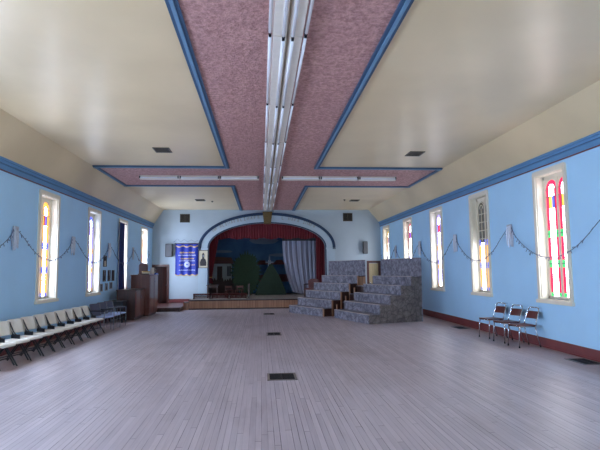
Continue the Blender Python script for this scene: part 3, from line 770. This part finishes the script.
# ------------------------------------------------------------------ floor registers
for x, y, w, d, lab in ((.31, 7.62, .37, .42, 'black floor vent in the middle of the hall, nearest the camera'), (.32, 12.65, .3, .5, 'black floor vent in the middle of the hall, second from the camera'),
                        (.29, 18.4, .34, .5, 'small black floor vent nearest the stage'), (5.5, 8.2, .3, .5, 'dark floor vent beside the right wall nearest the camera'), (5.38, 13.2, .24, .5, 'dark floor vent by the right wall beyond the chrome chairs')):
    t = thing('floor_vent', lab, 'vent', (x, y, 0), 0, 'floor vents')
    b = MB(); f = .035; z = .008
    b.box(-w / 2 - f, w / 2 + f, -d / 2 - f, -d / 2, 0, z, 'ventrim'); b.box(-w / 2 - f, w / 2 + f, d / 2, d / 2 + f, 0, z, 'ventrim'); b.box(-w / 2 - f, -w / 2, -d / 2, d / 2, 0, z, 'ventrim'); b.box(w / 2, w / 2 + f, -d / 2, d / 2, 0, z, 'ventrim'); b.build('rim', t)
    b = MB(); b.box(-w / 2, w / 2, -d / 2, d / 2, 0, .002, 'darkgap')
    n = 8
    for i in range(n): yy = -d / 2 + d * (i + .5) / n; b.box(-w / 2, w / 2, yy - .008, yy + .008, .001, .006, 'ironvent')
    b.box(-.01, .01, -d / 2, d / 2, .001, .0065, 'ironvent'); b.build('grate', t)

# ------------------------------------------------------------------ tiered risers
DP, RL, RH, NT_ = 1.88, 2.32, .276, 5
TR = DP / NT_
def riser(lab, loc, al, open_near):
    # local: +x up the tiers, +y away from the camera, origin at the near front corner
    t = thing('tiered_riser', lab, 'riser', loc, al, 'tiered risers covered in stone print')
    for i in range(NT_):
        b = MB(); x0 = i * TR
        b.box(x0, DP - .03, .03, RL - .03, i * RH, (i + 1) * RH - .012, 'stone')
        b.build('tier', t)
        b = MB(); b.box(x0 - .012, x0 + .035, .02, RL - .02, (i + 1) * RH - .014, (i + 1) * RH, 'nosing'); b.box(x0 + .035, DP - .03, .02, RL - .02, (i + 1) * RH - .012, (i + 1) * RH, 'stone'); b.build('tread', t)
    b = MB(); b.box(DP - .03, DP, 0, RL, 0, 1.94, 'stone'); b.box(DP - .032, DP + .002, 0, RL, 1.94, 1.95, 'nosing'); b.build('back_panel', t)
    P = [(0, 0)]
    for i in range(NT_): P += [(i * TR, (i + 1) * RH - .014), ((i + 1) * TR - (.03 if i == NT_ - 1 else 0), (i + 1) * RH - .014)]
    P += [(DP - .03, 0)]
    for y0, y1 in ((0, .03), (RL - .03, RL)):
        if y0 == 0 and open_near:
            b = MB(); b.prism(P, .015, .03, 'darkwood'); b.build('side_panel', t, label='dark end panel standing in for shaded openings')  # dark sheet put in for the shade between the posts of the open end
            for i in range(NT_):
                c = MB(); c.box(i * TR - .0, i * TR + .05, -.02, .015, 0, (i + 1) * RH - .014, 'tanwood'); c.build('post', t)
            c = MB(); c.box(4 * TR + .06, DP - .02, -.018, .014, .95, 1.34, 'tanwood'); c.build('end_board', t, label='tan bare wood board')
        else:
            b = MB(); b.prism(P, y0, y1, 'stoneshade'); b.build('side_panel', t, label='stone print end panel with shade in its colour')
    return t
riser('tall grey stone print tiered riser nearest the right wall windows', (3.153, 14.42, 0), .31, False)
riser('grey stone print tiered riser farther back beside the stage curtain', (2.103, 16.95, 0), .464, True)
t = thing('aisle_steps', 'narrow dark wooden steps in the gap between the two tiered risers', 'steps', (2.50, 16.76, 0), .387)
for i in range(4):
    b = MB(); x0 = .10 + i * .34; wd = .04 + .072 * (i + 1); 
    b.box(x0, x0 + .34, -wd + .12, wd + .04, 0, .2 + .27 * i, 'darkwood'); b.build('step', t)
    b = MB(); b.box(x0 - .01, x0 + .34, -wd + .115, wd + .045, .2 + .27 * i, .222 + .27 * i, 'stone'); b.build('tread', t)
for i in range(3):
    b = MB(); x0 = .06 + i * .36; b.box(x0, x0 + .035, .0, .035, 0, .42 + .28 * i, 'tanwood'); b.build('post', t)

# ------------------------------------------------------------------ chairs
def folding_chair(lab, loc, rz):
    t = thing('folding_chair', lab, 'chair', loc, rz, 'white folding chairs in a row along the left wall')
    # faces +x; seat z .42
    b = MB(); rings = []
    for x, z0, z1, w in ((-.2, .405, .425, .36), (-.17, .40, .435, .40), (.0, .392, .428, .42), (.14, .392, .432, .43), (.2, .385, .428, .42), (.225, .375, .405, .38)):
        h = w / 2; rings.append([(x, -h, z0 + .01), (x, -h + .03, z0), (x, h - .03, z0), (x, h, z0 + .01), (x, h, z1 - .01), (x, h - .03, z1), (x, -h + .03, z1), (x, -h, z1 - .01)])
    b.loft(rings, 'white_plastic'); b.build('seat', t, True)
    b = MB(); rings = []
    for z, w in ((.50, .40), (.52, .43), (.62, .44), (.73, .43), (.765, .39), (.775, .33)):
        xc = -.20 - (z - .5) * .28; h = w / 2; n = 6; front, back = [], []
        for i in range(n + 1):
            y = -h + w * i / n; cv = -.035 * (1 - (2 * i / n - 1) ** 2)
            front.append((xc + cv + .012, y, z)); back.append((xc + cv - .012, y, z))
        rings.append(front + back[::-1])
    b.loft(rings, 'white_plastic'); b.build('backrest', t, True)
    for s in (-1, 1):
        y = s * .225
        b = MB(); b.tube([(.24, y, .0), (.0, y, .36), (-.17, y, .56), (-.265, y, .74)], .014, 'black', 6); b.build('side_frame', t)
        b = MB(); b.tube([(-.26, y * .9, 0), (-.06, y * .92, .27), (.06, y * .92, .40)], .013, 'black', 6); b.build('leg', t)
        b = MB(); b.box(-.15, -.03, y - .012, y + .012, .40, .50, 'black'); b.build('hinge', t)
    b = MB(); b.tube([(.13, -.22, .16), (.13, .22, .16)], .01, 'black', 6); b.build('stretcher', t)
    b = MB(); b.tube([(-.19, -.2, .1), (-.19, .2, .1)], .01, 'black', 6); b.build('stretcher', t)
    return t
proto = None
FN = ['nearest the camera, cut by the frame edge', 'second from the camera', 'third from the camera', 'fourth from the camera', 'fifth from the camera', 'sixth from the camera',
      'fifth from the grey chairs', 'fourth from the grey chairs', 'third from the grey chairs', 'second from the grey chairs', 'right beside the grey chairs']
for i in range(10):
    k = i if i < 6 else i + 1
    lab = 'white folding chair with black legs, ' + FN[k]
    y = 8.86 + .492 * i; x = -4.44 + .012 * i; rz = -.2 + random.uniform(-.04, .04)
    if proto is None: proto = folding_chair(lab, (x, y, 0), rz); proto.scale = (.94, .94, .93)
    else:
        c = copy_tree(proto); c.location = (x, y, 0); c.rotation_euler = (0, 0, rz); c['label'] = lab

def chrome_chair(lab, loc, rz):
    t = thing('chrome_chair', lab, 'chair', loc, rz, 'chrome chairs with brown seats by the right wall')
    b = MB(); b.bbox(-.2, .2, -.19, .19, .425, .45, .012, 'seatbrown'); b.build('seat', t)
    b = MB(); b.sheet(lambda u, v: (-.225 - .07 * v - .03 * math.sin(PI * u), -.165 + .33 * u, .56 + .145 * v), 8, 3, 'seatbrown')
    b.sheet(lambda u, v: (-.245 - .07 * v - .03 * math.sin(PI * u), -.165 + .33 * u, .56 + .145 * v), 8, 3, 'seatbrown'); b.build('backrest', t, True)
    fr = MB()
    fr.tube([(-.2, -.18, .42), (-.21, -.18, .5), (-.29, -.175, .72), (-.305, -.15, .77), (-.31, -.1, .785), (-.31, .1, .785), (-.305, .15, .77), (-.29, .175, .72), (-.21, .18, .5), (-.2, .18, .42)], .012, 'chrome', 8); fr.build('back_frame', t, True)
    fr = MB(); fr.tube([(.18, -.175, .415), (-.19, -.175, .415), (-.19, .175, .415), (.18, .175, .415), (.18, -.175, .415)], .011, 'chrome', 8); fr.build('seat_frame', t, True)
    for s in (-1, 1):
        b = MB(); b.tube([(.17, s * .175, .42), (.185, s * .18, .3), (.2, s * .185, .02)], .0125, 'chrome', 8); o = b.build('leg', t, True)
        e = MB(); e.tube([(.2, s * .185, 0), (.2, s * .185, .03)], .016, 'black', 8); e.build('rubber_foot', o)
        b = MB(); b.tube([(-.19, s * .175, .42), (-.22, s * .18, .25), (-.28, s * .185, .02)], .0125, 'chrome', 8); o = b.build('leg', t, True)
        e = MB(); e.tube([(-.28, s * .185, 0), (-.28, s * .185, .03)], .016, 'black', 8); e.build('rubber_foot', o)
    return t
proto = None
for i, (y, nm) in enumerate(((11.28, 'farthest from the camera'), (10.56, 'the middle one of three'), (9.92, 'nearest the camera'))):
    lab = 'chrome chair with brown seat and back by the right wall, ' + nm
    if i == 0: proto = chrome_chair(lab, (5.34, y, 0), PI + .2)
    else:
        c = copy_tree(proto); c.location = (5.34, y, 0); c.rotation_euler = (0, 0, PI + (.2, .18, .12)[i]); c['label'] = lab

def grey_chair(lab, loc, rz):
    t = thing('armchair', lab, 'chair', loc, rz, 'grey armchairs with pale blue seats')
    b = MB(); b.bbox(-.22, .23, -.23, .23, .40, .45, .02, 'bluefab'); b.build('seat', t)
    b = MB(); b.bbox(-.03, .02, -.23, .23, 0, .40, .02, 'greyfab'); o = b.build('backrest', t); o.location = (-.24, 0, .42); o.rotation_euler = (0, -.16, 0)
    for s in (-1, 1):
        y = s * .255
        b = MB(); b.tube([(.2, y, 0), (.2, y, .60)], .011, 'lead', 6); b.build('leg', t)
        b = MB(); b.tube([(-.26, y, 0), (-.24, y, .42), (-.30, y, .80)], .011, 'lead', 6); b.build('leg', t)
        b = MB(); b.bbox(-.25, .22, y - .022, y + .022, .60, .63, .008, 'black'); b.build('armrest', t)
        b = MB(); b.tube([(-.24, y, .41), (.2, y, .41)], .01, 'lead', 6); b.build('side_rail', t)
    return t
proto = None
for i, nm in enumerate(('beside the white folding chairs', 'in the middle of the three grey ones', 'beside the black table')):
    lab = 'grey armchair with pale blue seat, ' + nm
    loc = (-4.28, 13.98 + .6 * i, 0)
    if i == 0: proto = grey_chair(lab, loc, -.28); proto.scale = (.9, .9, .9)
    else:
        c = copy_tree(proto); c.location = loc; c['label'] = lab
t = thing('black_table', 'small black table between the grey armchairs and the low cabinet', 'table', (-4.62, 16.3, 0))
b = MB(); b.bbox(-.28, .3, -.22, .3, .63, .67, .01, 'matblack'); b.build('tabletop', t)
b = MB(); b.box(-.24, .26, -.18, .26, .48, .63, 'matblack'); b.build('drawer_case', t)
b = MB(); b.box(-.24, .26, -.18, .26, .12, .15, 'matblack'); b.build('shelf', t)
for sx in (-.24, .26):
    for sy in (-.18, .26):
        b = MB(); b.box(sx - .02, sx + .02, sy - .02, sy + .02, 0, .63, 'matblack'); b.build('leg', t)

# ------------------------------------------------------------------ cabinets
def cabinet(name, lab, loc, w, d, h, rows, wood, end):
    # front towards +x, width along y
    t = thing(name, lab, 'cabinet', loc)
    b = MB(); b.box(-d, -.02, 0, w, .06, h - .03, end); b.box(-d + .03, -.05, .03, w - .03, 0, .06, 'darkwood'); b.build('carcass', t)
    b = MB(); b.bbox(-d - .02, .02, -.02, w + .02, h - .03, h, .01, end); b.build('top', t)
    z0 = .08
    for za, zb in rows:
        for k in range(2):
            ya = .015 + k * (w / 2); yb = ya + w / 2 - .03
            p = MB(); p.box(-.02, 0, ya, yb, za, zb, wood)
            p.box(0, .008, ya + .07, yb - .07, za + .07, zb - .07, wood); o = p.build('door', t)
            hh = MB(); yk = yb - .04 if k == 0 else ya + .04; zk = zb - .25 if zb - za > .6 else (za + zb) / 2
            hh.tube([(0, yk, zk), (.03, yk, zk), (.03, yk, zk + .09), (0, yk, zk + .09)], .007, 'chrome', 6); hh.build('handle', o, label='chrome handle')
    return t
cabinet('low_cabinet', 'low reddish brown wooden cabinet beside the black table', (-4.13, 16.85, 0), 1.28, .62, 1.0, [(.1, .95)], 'redwood', 'darkwood')
cabinet('tall_cabinet', 'tall reddish brown wooden cabinet beside the brown doorway', (-3.98, 18.2, 0), 1.42, .66, 1.48, [(.1, 1.43)], 'redwood', 'redwood')
CT = 1.48
def on_cab(o, lab, cat, loc, rz=0, group=None):
    tag(o, lab, cat, group); o.location = loc; o.rotation_euler = (0, 0, rz)
t = thing('mantel_clock', 'dark wooden clock case on top of the tall cabinet below window', 'clock', (-4.38, 18.95, CT))
b = MB(); b.prism([(-.15, 0), (.15, 0), (.15, .34), (.1, .42), (-.1, .42), (-.15, .34)], -.08, .08, 'darkwood'); b.box(-.18, .18, -.1, .1, 0, .04, 'darkwood'); b.build('case', t)
b = MB(); b.prism([(.1 * math.cos(2 * PI * i / 16), .25 + .1 * math.sin(2 * PI * i / 16)) for i in range(16)], -.088, -.08, 'framewood'); b.build('dial', t)
z = CT
for i, (m, h, nm) in enumerate((('darkwood', .04, 'lowest'), ('paper', .05, 'middle'), ('gold', .035, 'topmost'))):
    b = MB(); b.box(-.13, .13, -.1, .1, 0, h, m); b.box(-.125, .135, -.09, .09, .006, h - .006, 'paper')
    on_cab(b.build('book'), ('dark', 'cream', 'tan')[i] + ' book lying flat on the tall cabinet, %s of its stack' % nm, 'book', (-4.2, 18.55, z), .2 * i, 'books on the tall cabinet'); z += h
t = thing('white_jug', 'white jug standing on the tall cabinet behind the books', 'jug', (-4.1, 19.13, CT))
b = MB(); b.lathe([(.0, 0), (.07, 0), (.085, .06), (.08, .16), (.06, .22), (.068, .26), (.055, .26), (.0, .24)], (0, 0, 0), 'whitemetal', 14); b.build('body', t, True)
b = MB(); b.tube([(.055, .0, .22), (.13, 0, .2), (.135, 0, .1), (.08, 0, .06)], .01, 'whitemetal', 6); b.build('handle', t, True)
b = MB(); b.bbox(-.08, .1, -.2, .2, 0, .05, .005, 'bluebox'); b.box(-.075, .095, -.195, .195, .05, .055, 'bluebox')
on_cab(b.build('blue_box'), 'flat blue box on the front edge of the tall cabinet', 'box', (-4.08, 19.43, CT), 0)

# ------------------------------------------------------------------ left wall: curtain and pictures
t = thing('window_curtain', 'dark navy curtain hanging over the third window on the left', 'curtain', (XL + .075, 18.14, 0))
b = MB(); b.sheet(lambda u, v: (folds(u, 4, .02), -.38 + (.62 + .16 * (1 - v) ** 3) * u, .95 + 2.37 * v), 40, 12, 'navy'); b.build('curtain_cloth', t, True)
b = MB(); b.tube([(0, -.45, 3.33), (0, .5, 3.33)], .014, 'darkwood'); b.build('curtain_rod', t)
X = XL
pics = [((16.42, 1.76), .27, .36, 'framewood', 'paper', False, 'small framed picture highest of the group before the navy curtain'),
        ((16.38, 1.29), .22, .36, 'framewood', 'greypaint', True, 'narrow dark framed picture, left one of the middle row'),
        ((16.89, 1.29), .22, .36, 'framewood', 'greypaint', True, 'narrow dark framed picture, centre one of the middle row'),
        ((17.32, 1.29), .22, .36, 'framewood', 'ink', False, 'narrow dark framed picture, right one of the middle row'),
        ((16.1, .98), .24, .24, 'paleframe', 'ink', True, 'small picture in the lowest row, leftmost'),
        ((16.62, .99), .24, .24, 'paleframe', 'greypaint', True, 'small picture in the lowest row, in the middle'),
        ((17.1, 1.03), .26, .22, 'paleframe', 'ink', False, 'small picture in the lowest row, next to the navy curtain')]
for (y, z), w, h, fm, pm, fig, lab in pics:
    picture('framed_picture', lab, (X, y, z), PI / 2, w, h, fm, pm, fig, 'framed pictures on the left wall')
b = MB(); b.box(-.1, .1, -.035, 0, .19, .33, 'ink'); b.build('upper_print', [o for o in bpy.data.objects if o.get('label', '').startswith('small framed picture highest')][0])

# ------------------------------------------------------------------ garlands and tinsel
def garland(lab, x, sx, y0, y1, z0, z1, zm, grp):
    b = MB(); n = 26; pts = []
    for i in range(n + 1):
        u = i / n; z = (z0 * (1 - u) + z1 * u) - 4 * u * (1 - u) * ((z0 + z1) / 2 - zm)
        e = max(0, 1 - min(u, 1 - u) / .12); pts.append((sx * .072 * e * e, .02 + (y1 - y0 - .04) * u, z))
    b.tube(pts, .007, 'wire', 5)
    for i in range(52):
        u = (i + random.random()) / 52; k = min(int(u * n), n - 1); p = Vector(pts[k]).lerp(Vector(pts[k + 1]), u * n - k)
        d = Vector((-sx * random.uniform(0, .03), random.uniform(-.04, .04), random.uniform(-.075, .03)))
        b.tube([p, p + d], [.005, .008], 'wire', 4)
    o = b.build('garland'); tag(o, lab, 'garland', grp); o.location = (x, y0, 0)
def tinsel(lab, x, y, z, h, grp):
    b = MB()
    for i in range(16):
        yy = -.11 + .22 * i / 15 + random.uniform(-.01, .01); hh = h * random.uniform(.78, 1.0); xx = random.uniform(-.015, .015)
        b.tube([(xx, yy * .85, .02), (xx * 2, yy, -hh * .5), (xx, yy * 1.05, -hh)], [.010, .013, .008], 'tinsel', 4)
    b.box(-.012, .012, -.1, .1, -.01, .04, 'tinsel')
    o = b.build('tinsel_tassel'); tag(o, lab, 'decoration', grp); o.location = (x, y, z)
xr, xl = XR - .085, XL + .085
RT = [7.6, 10.93, 14.15, 17.41, 20.62]
for i, y in enumerate(RT[1:]):
    tinsel('silver tinsel tassel on the right wall, %s from the camera' % ('nearest', 'second', 'third', 'farthest')[i], xr + .045, y, 2.56, .5, 'tinsel tassels on the right wall')
for i, (a, c) in enumerate(zip(RT, RT[1:])):
    garland('dark wire garland across the %s window from the camera on the right wall' % ('nearest', 'second', 'third', 'fourth')[i], xr, 1, a, c, 2.58, 2.58, 1.80, 'garlands on the right wall')
garland('dark wire garland across the right wall window closest to the back wall', xr, 1, 20.62, 23.2, 2.58, 2.3, 1.85, 'garlands on the right wall')
LT = [7.3, 10.48, 13.61, 16.75, 19.83]
for i, y in enumerate(LT[1:]):
    tinsel('silver tinsel tassel on the left wall, %s from the camera' % ('nearest', 'second', 'third', 'farthest')[i], xl - .045, y, 2.50, .46, 'tinsel tassels on the left wall')
for i, (a, c) in enumerate(zip(LT, LT[1:])):
    garland('dark wire garland on the left wall, %s' % ('cut by the photo edge', 'across the nearest window', 'across the second window', 'across the navy curtain')[i], xl, -1, a, c, 2.52, 2.52, 1.88, 'garlands on the left wall')
garland('dark wire garland on the left wall above the tall cabinet', xl, -1, 19.83, 22.6, 2.5, 2.5, 1.95, 'garlands on the left wall')

# ------------------------------------------------------------------ light, world, camera
w = bpy.data.worlds.new('World'); SC.world = w; w.use_nodes = True
w.node_tree.nodes['Background'].inputs[0].default_value = (.5, .65, .9, 1); w.node_tree.nodes['Background'].inputs[1].default_value = 1.0
def area(name, loc, rot, sx, sy, e, c):
    l = bpy.data.lights.new(name, 'AREA'); l.shape = 'RECTANGLE'; l.size = sx; l.size_y = sy; l.energy = e; l.color = c
    o = bpy.data.objects.new(name, l); COL.objects.link(o); o.location = loc; o.rotation_euler = rot; return o
area('rear_fill', (.4, YF + .1, 2.2), (PI / 2, 0, PI), 5, 3, 420, (1.0, .96, .9))  # fill lamp added at the wall behind the camera; no entrance is built there

cam = bpy.data.cameras.new('camera'); co = bpy.data.objects.new('camera', cam); COL.objects.link(co)
f_px, pitch, yaw, roll = 494.026, .09083, .07918, -.00893
F = Vector((math.sin(yaw) * math.cos(pitch), math.cos(yaw) * math.cos(pitch), math.sin(pitch)))
R0 = Vector((math.cos(yaw), -math.sin(yaw), 0)); U0 = R0.cross(F)
R = R0 * math.cos(roll) + U0 * math.sin(roll); U = -R0 * math.sin(roll) + U0 * math.cos(roll)
mx = Matrix(((R.x, U.x, -F.x, 0), (R.y, U.y, -F.y, 0), (R.z, U.z, -F.z, 1.6), (0, 0, 0, 1)))
co.matrix_world = mx
cam.sensor_fit = 'HORIZONTAL'; cam.sensor_width = 36; cam.lens = f_px * 36 / 600; cam.clip_start = .05; cam.clip_end = 200
SC.camera = co
SC.view_settings.view_transform = 'Standard'
SC.view_settings.look = 'None'
SC.view_settings.exposure = 0
SC.cycles.use_denoising = True
SC.cycles.max_bounces = 12; SC.cycles.diffuse_bounces = 8
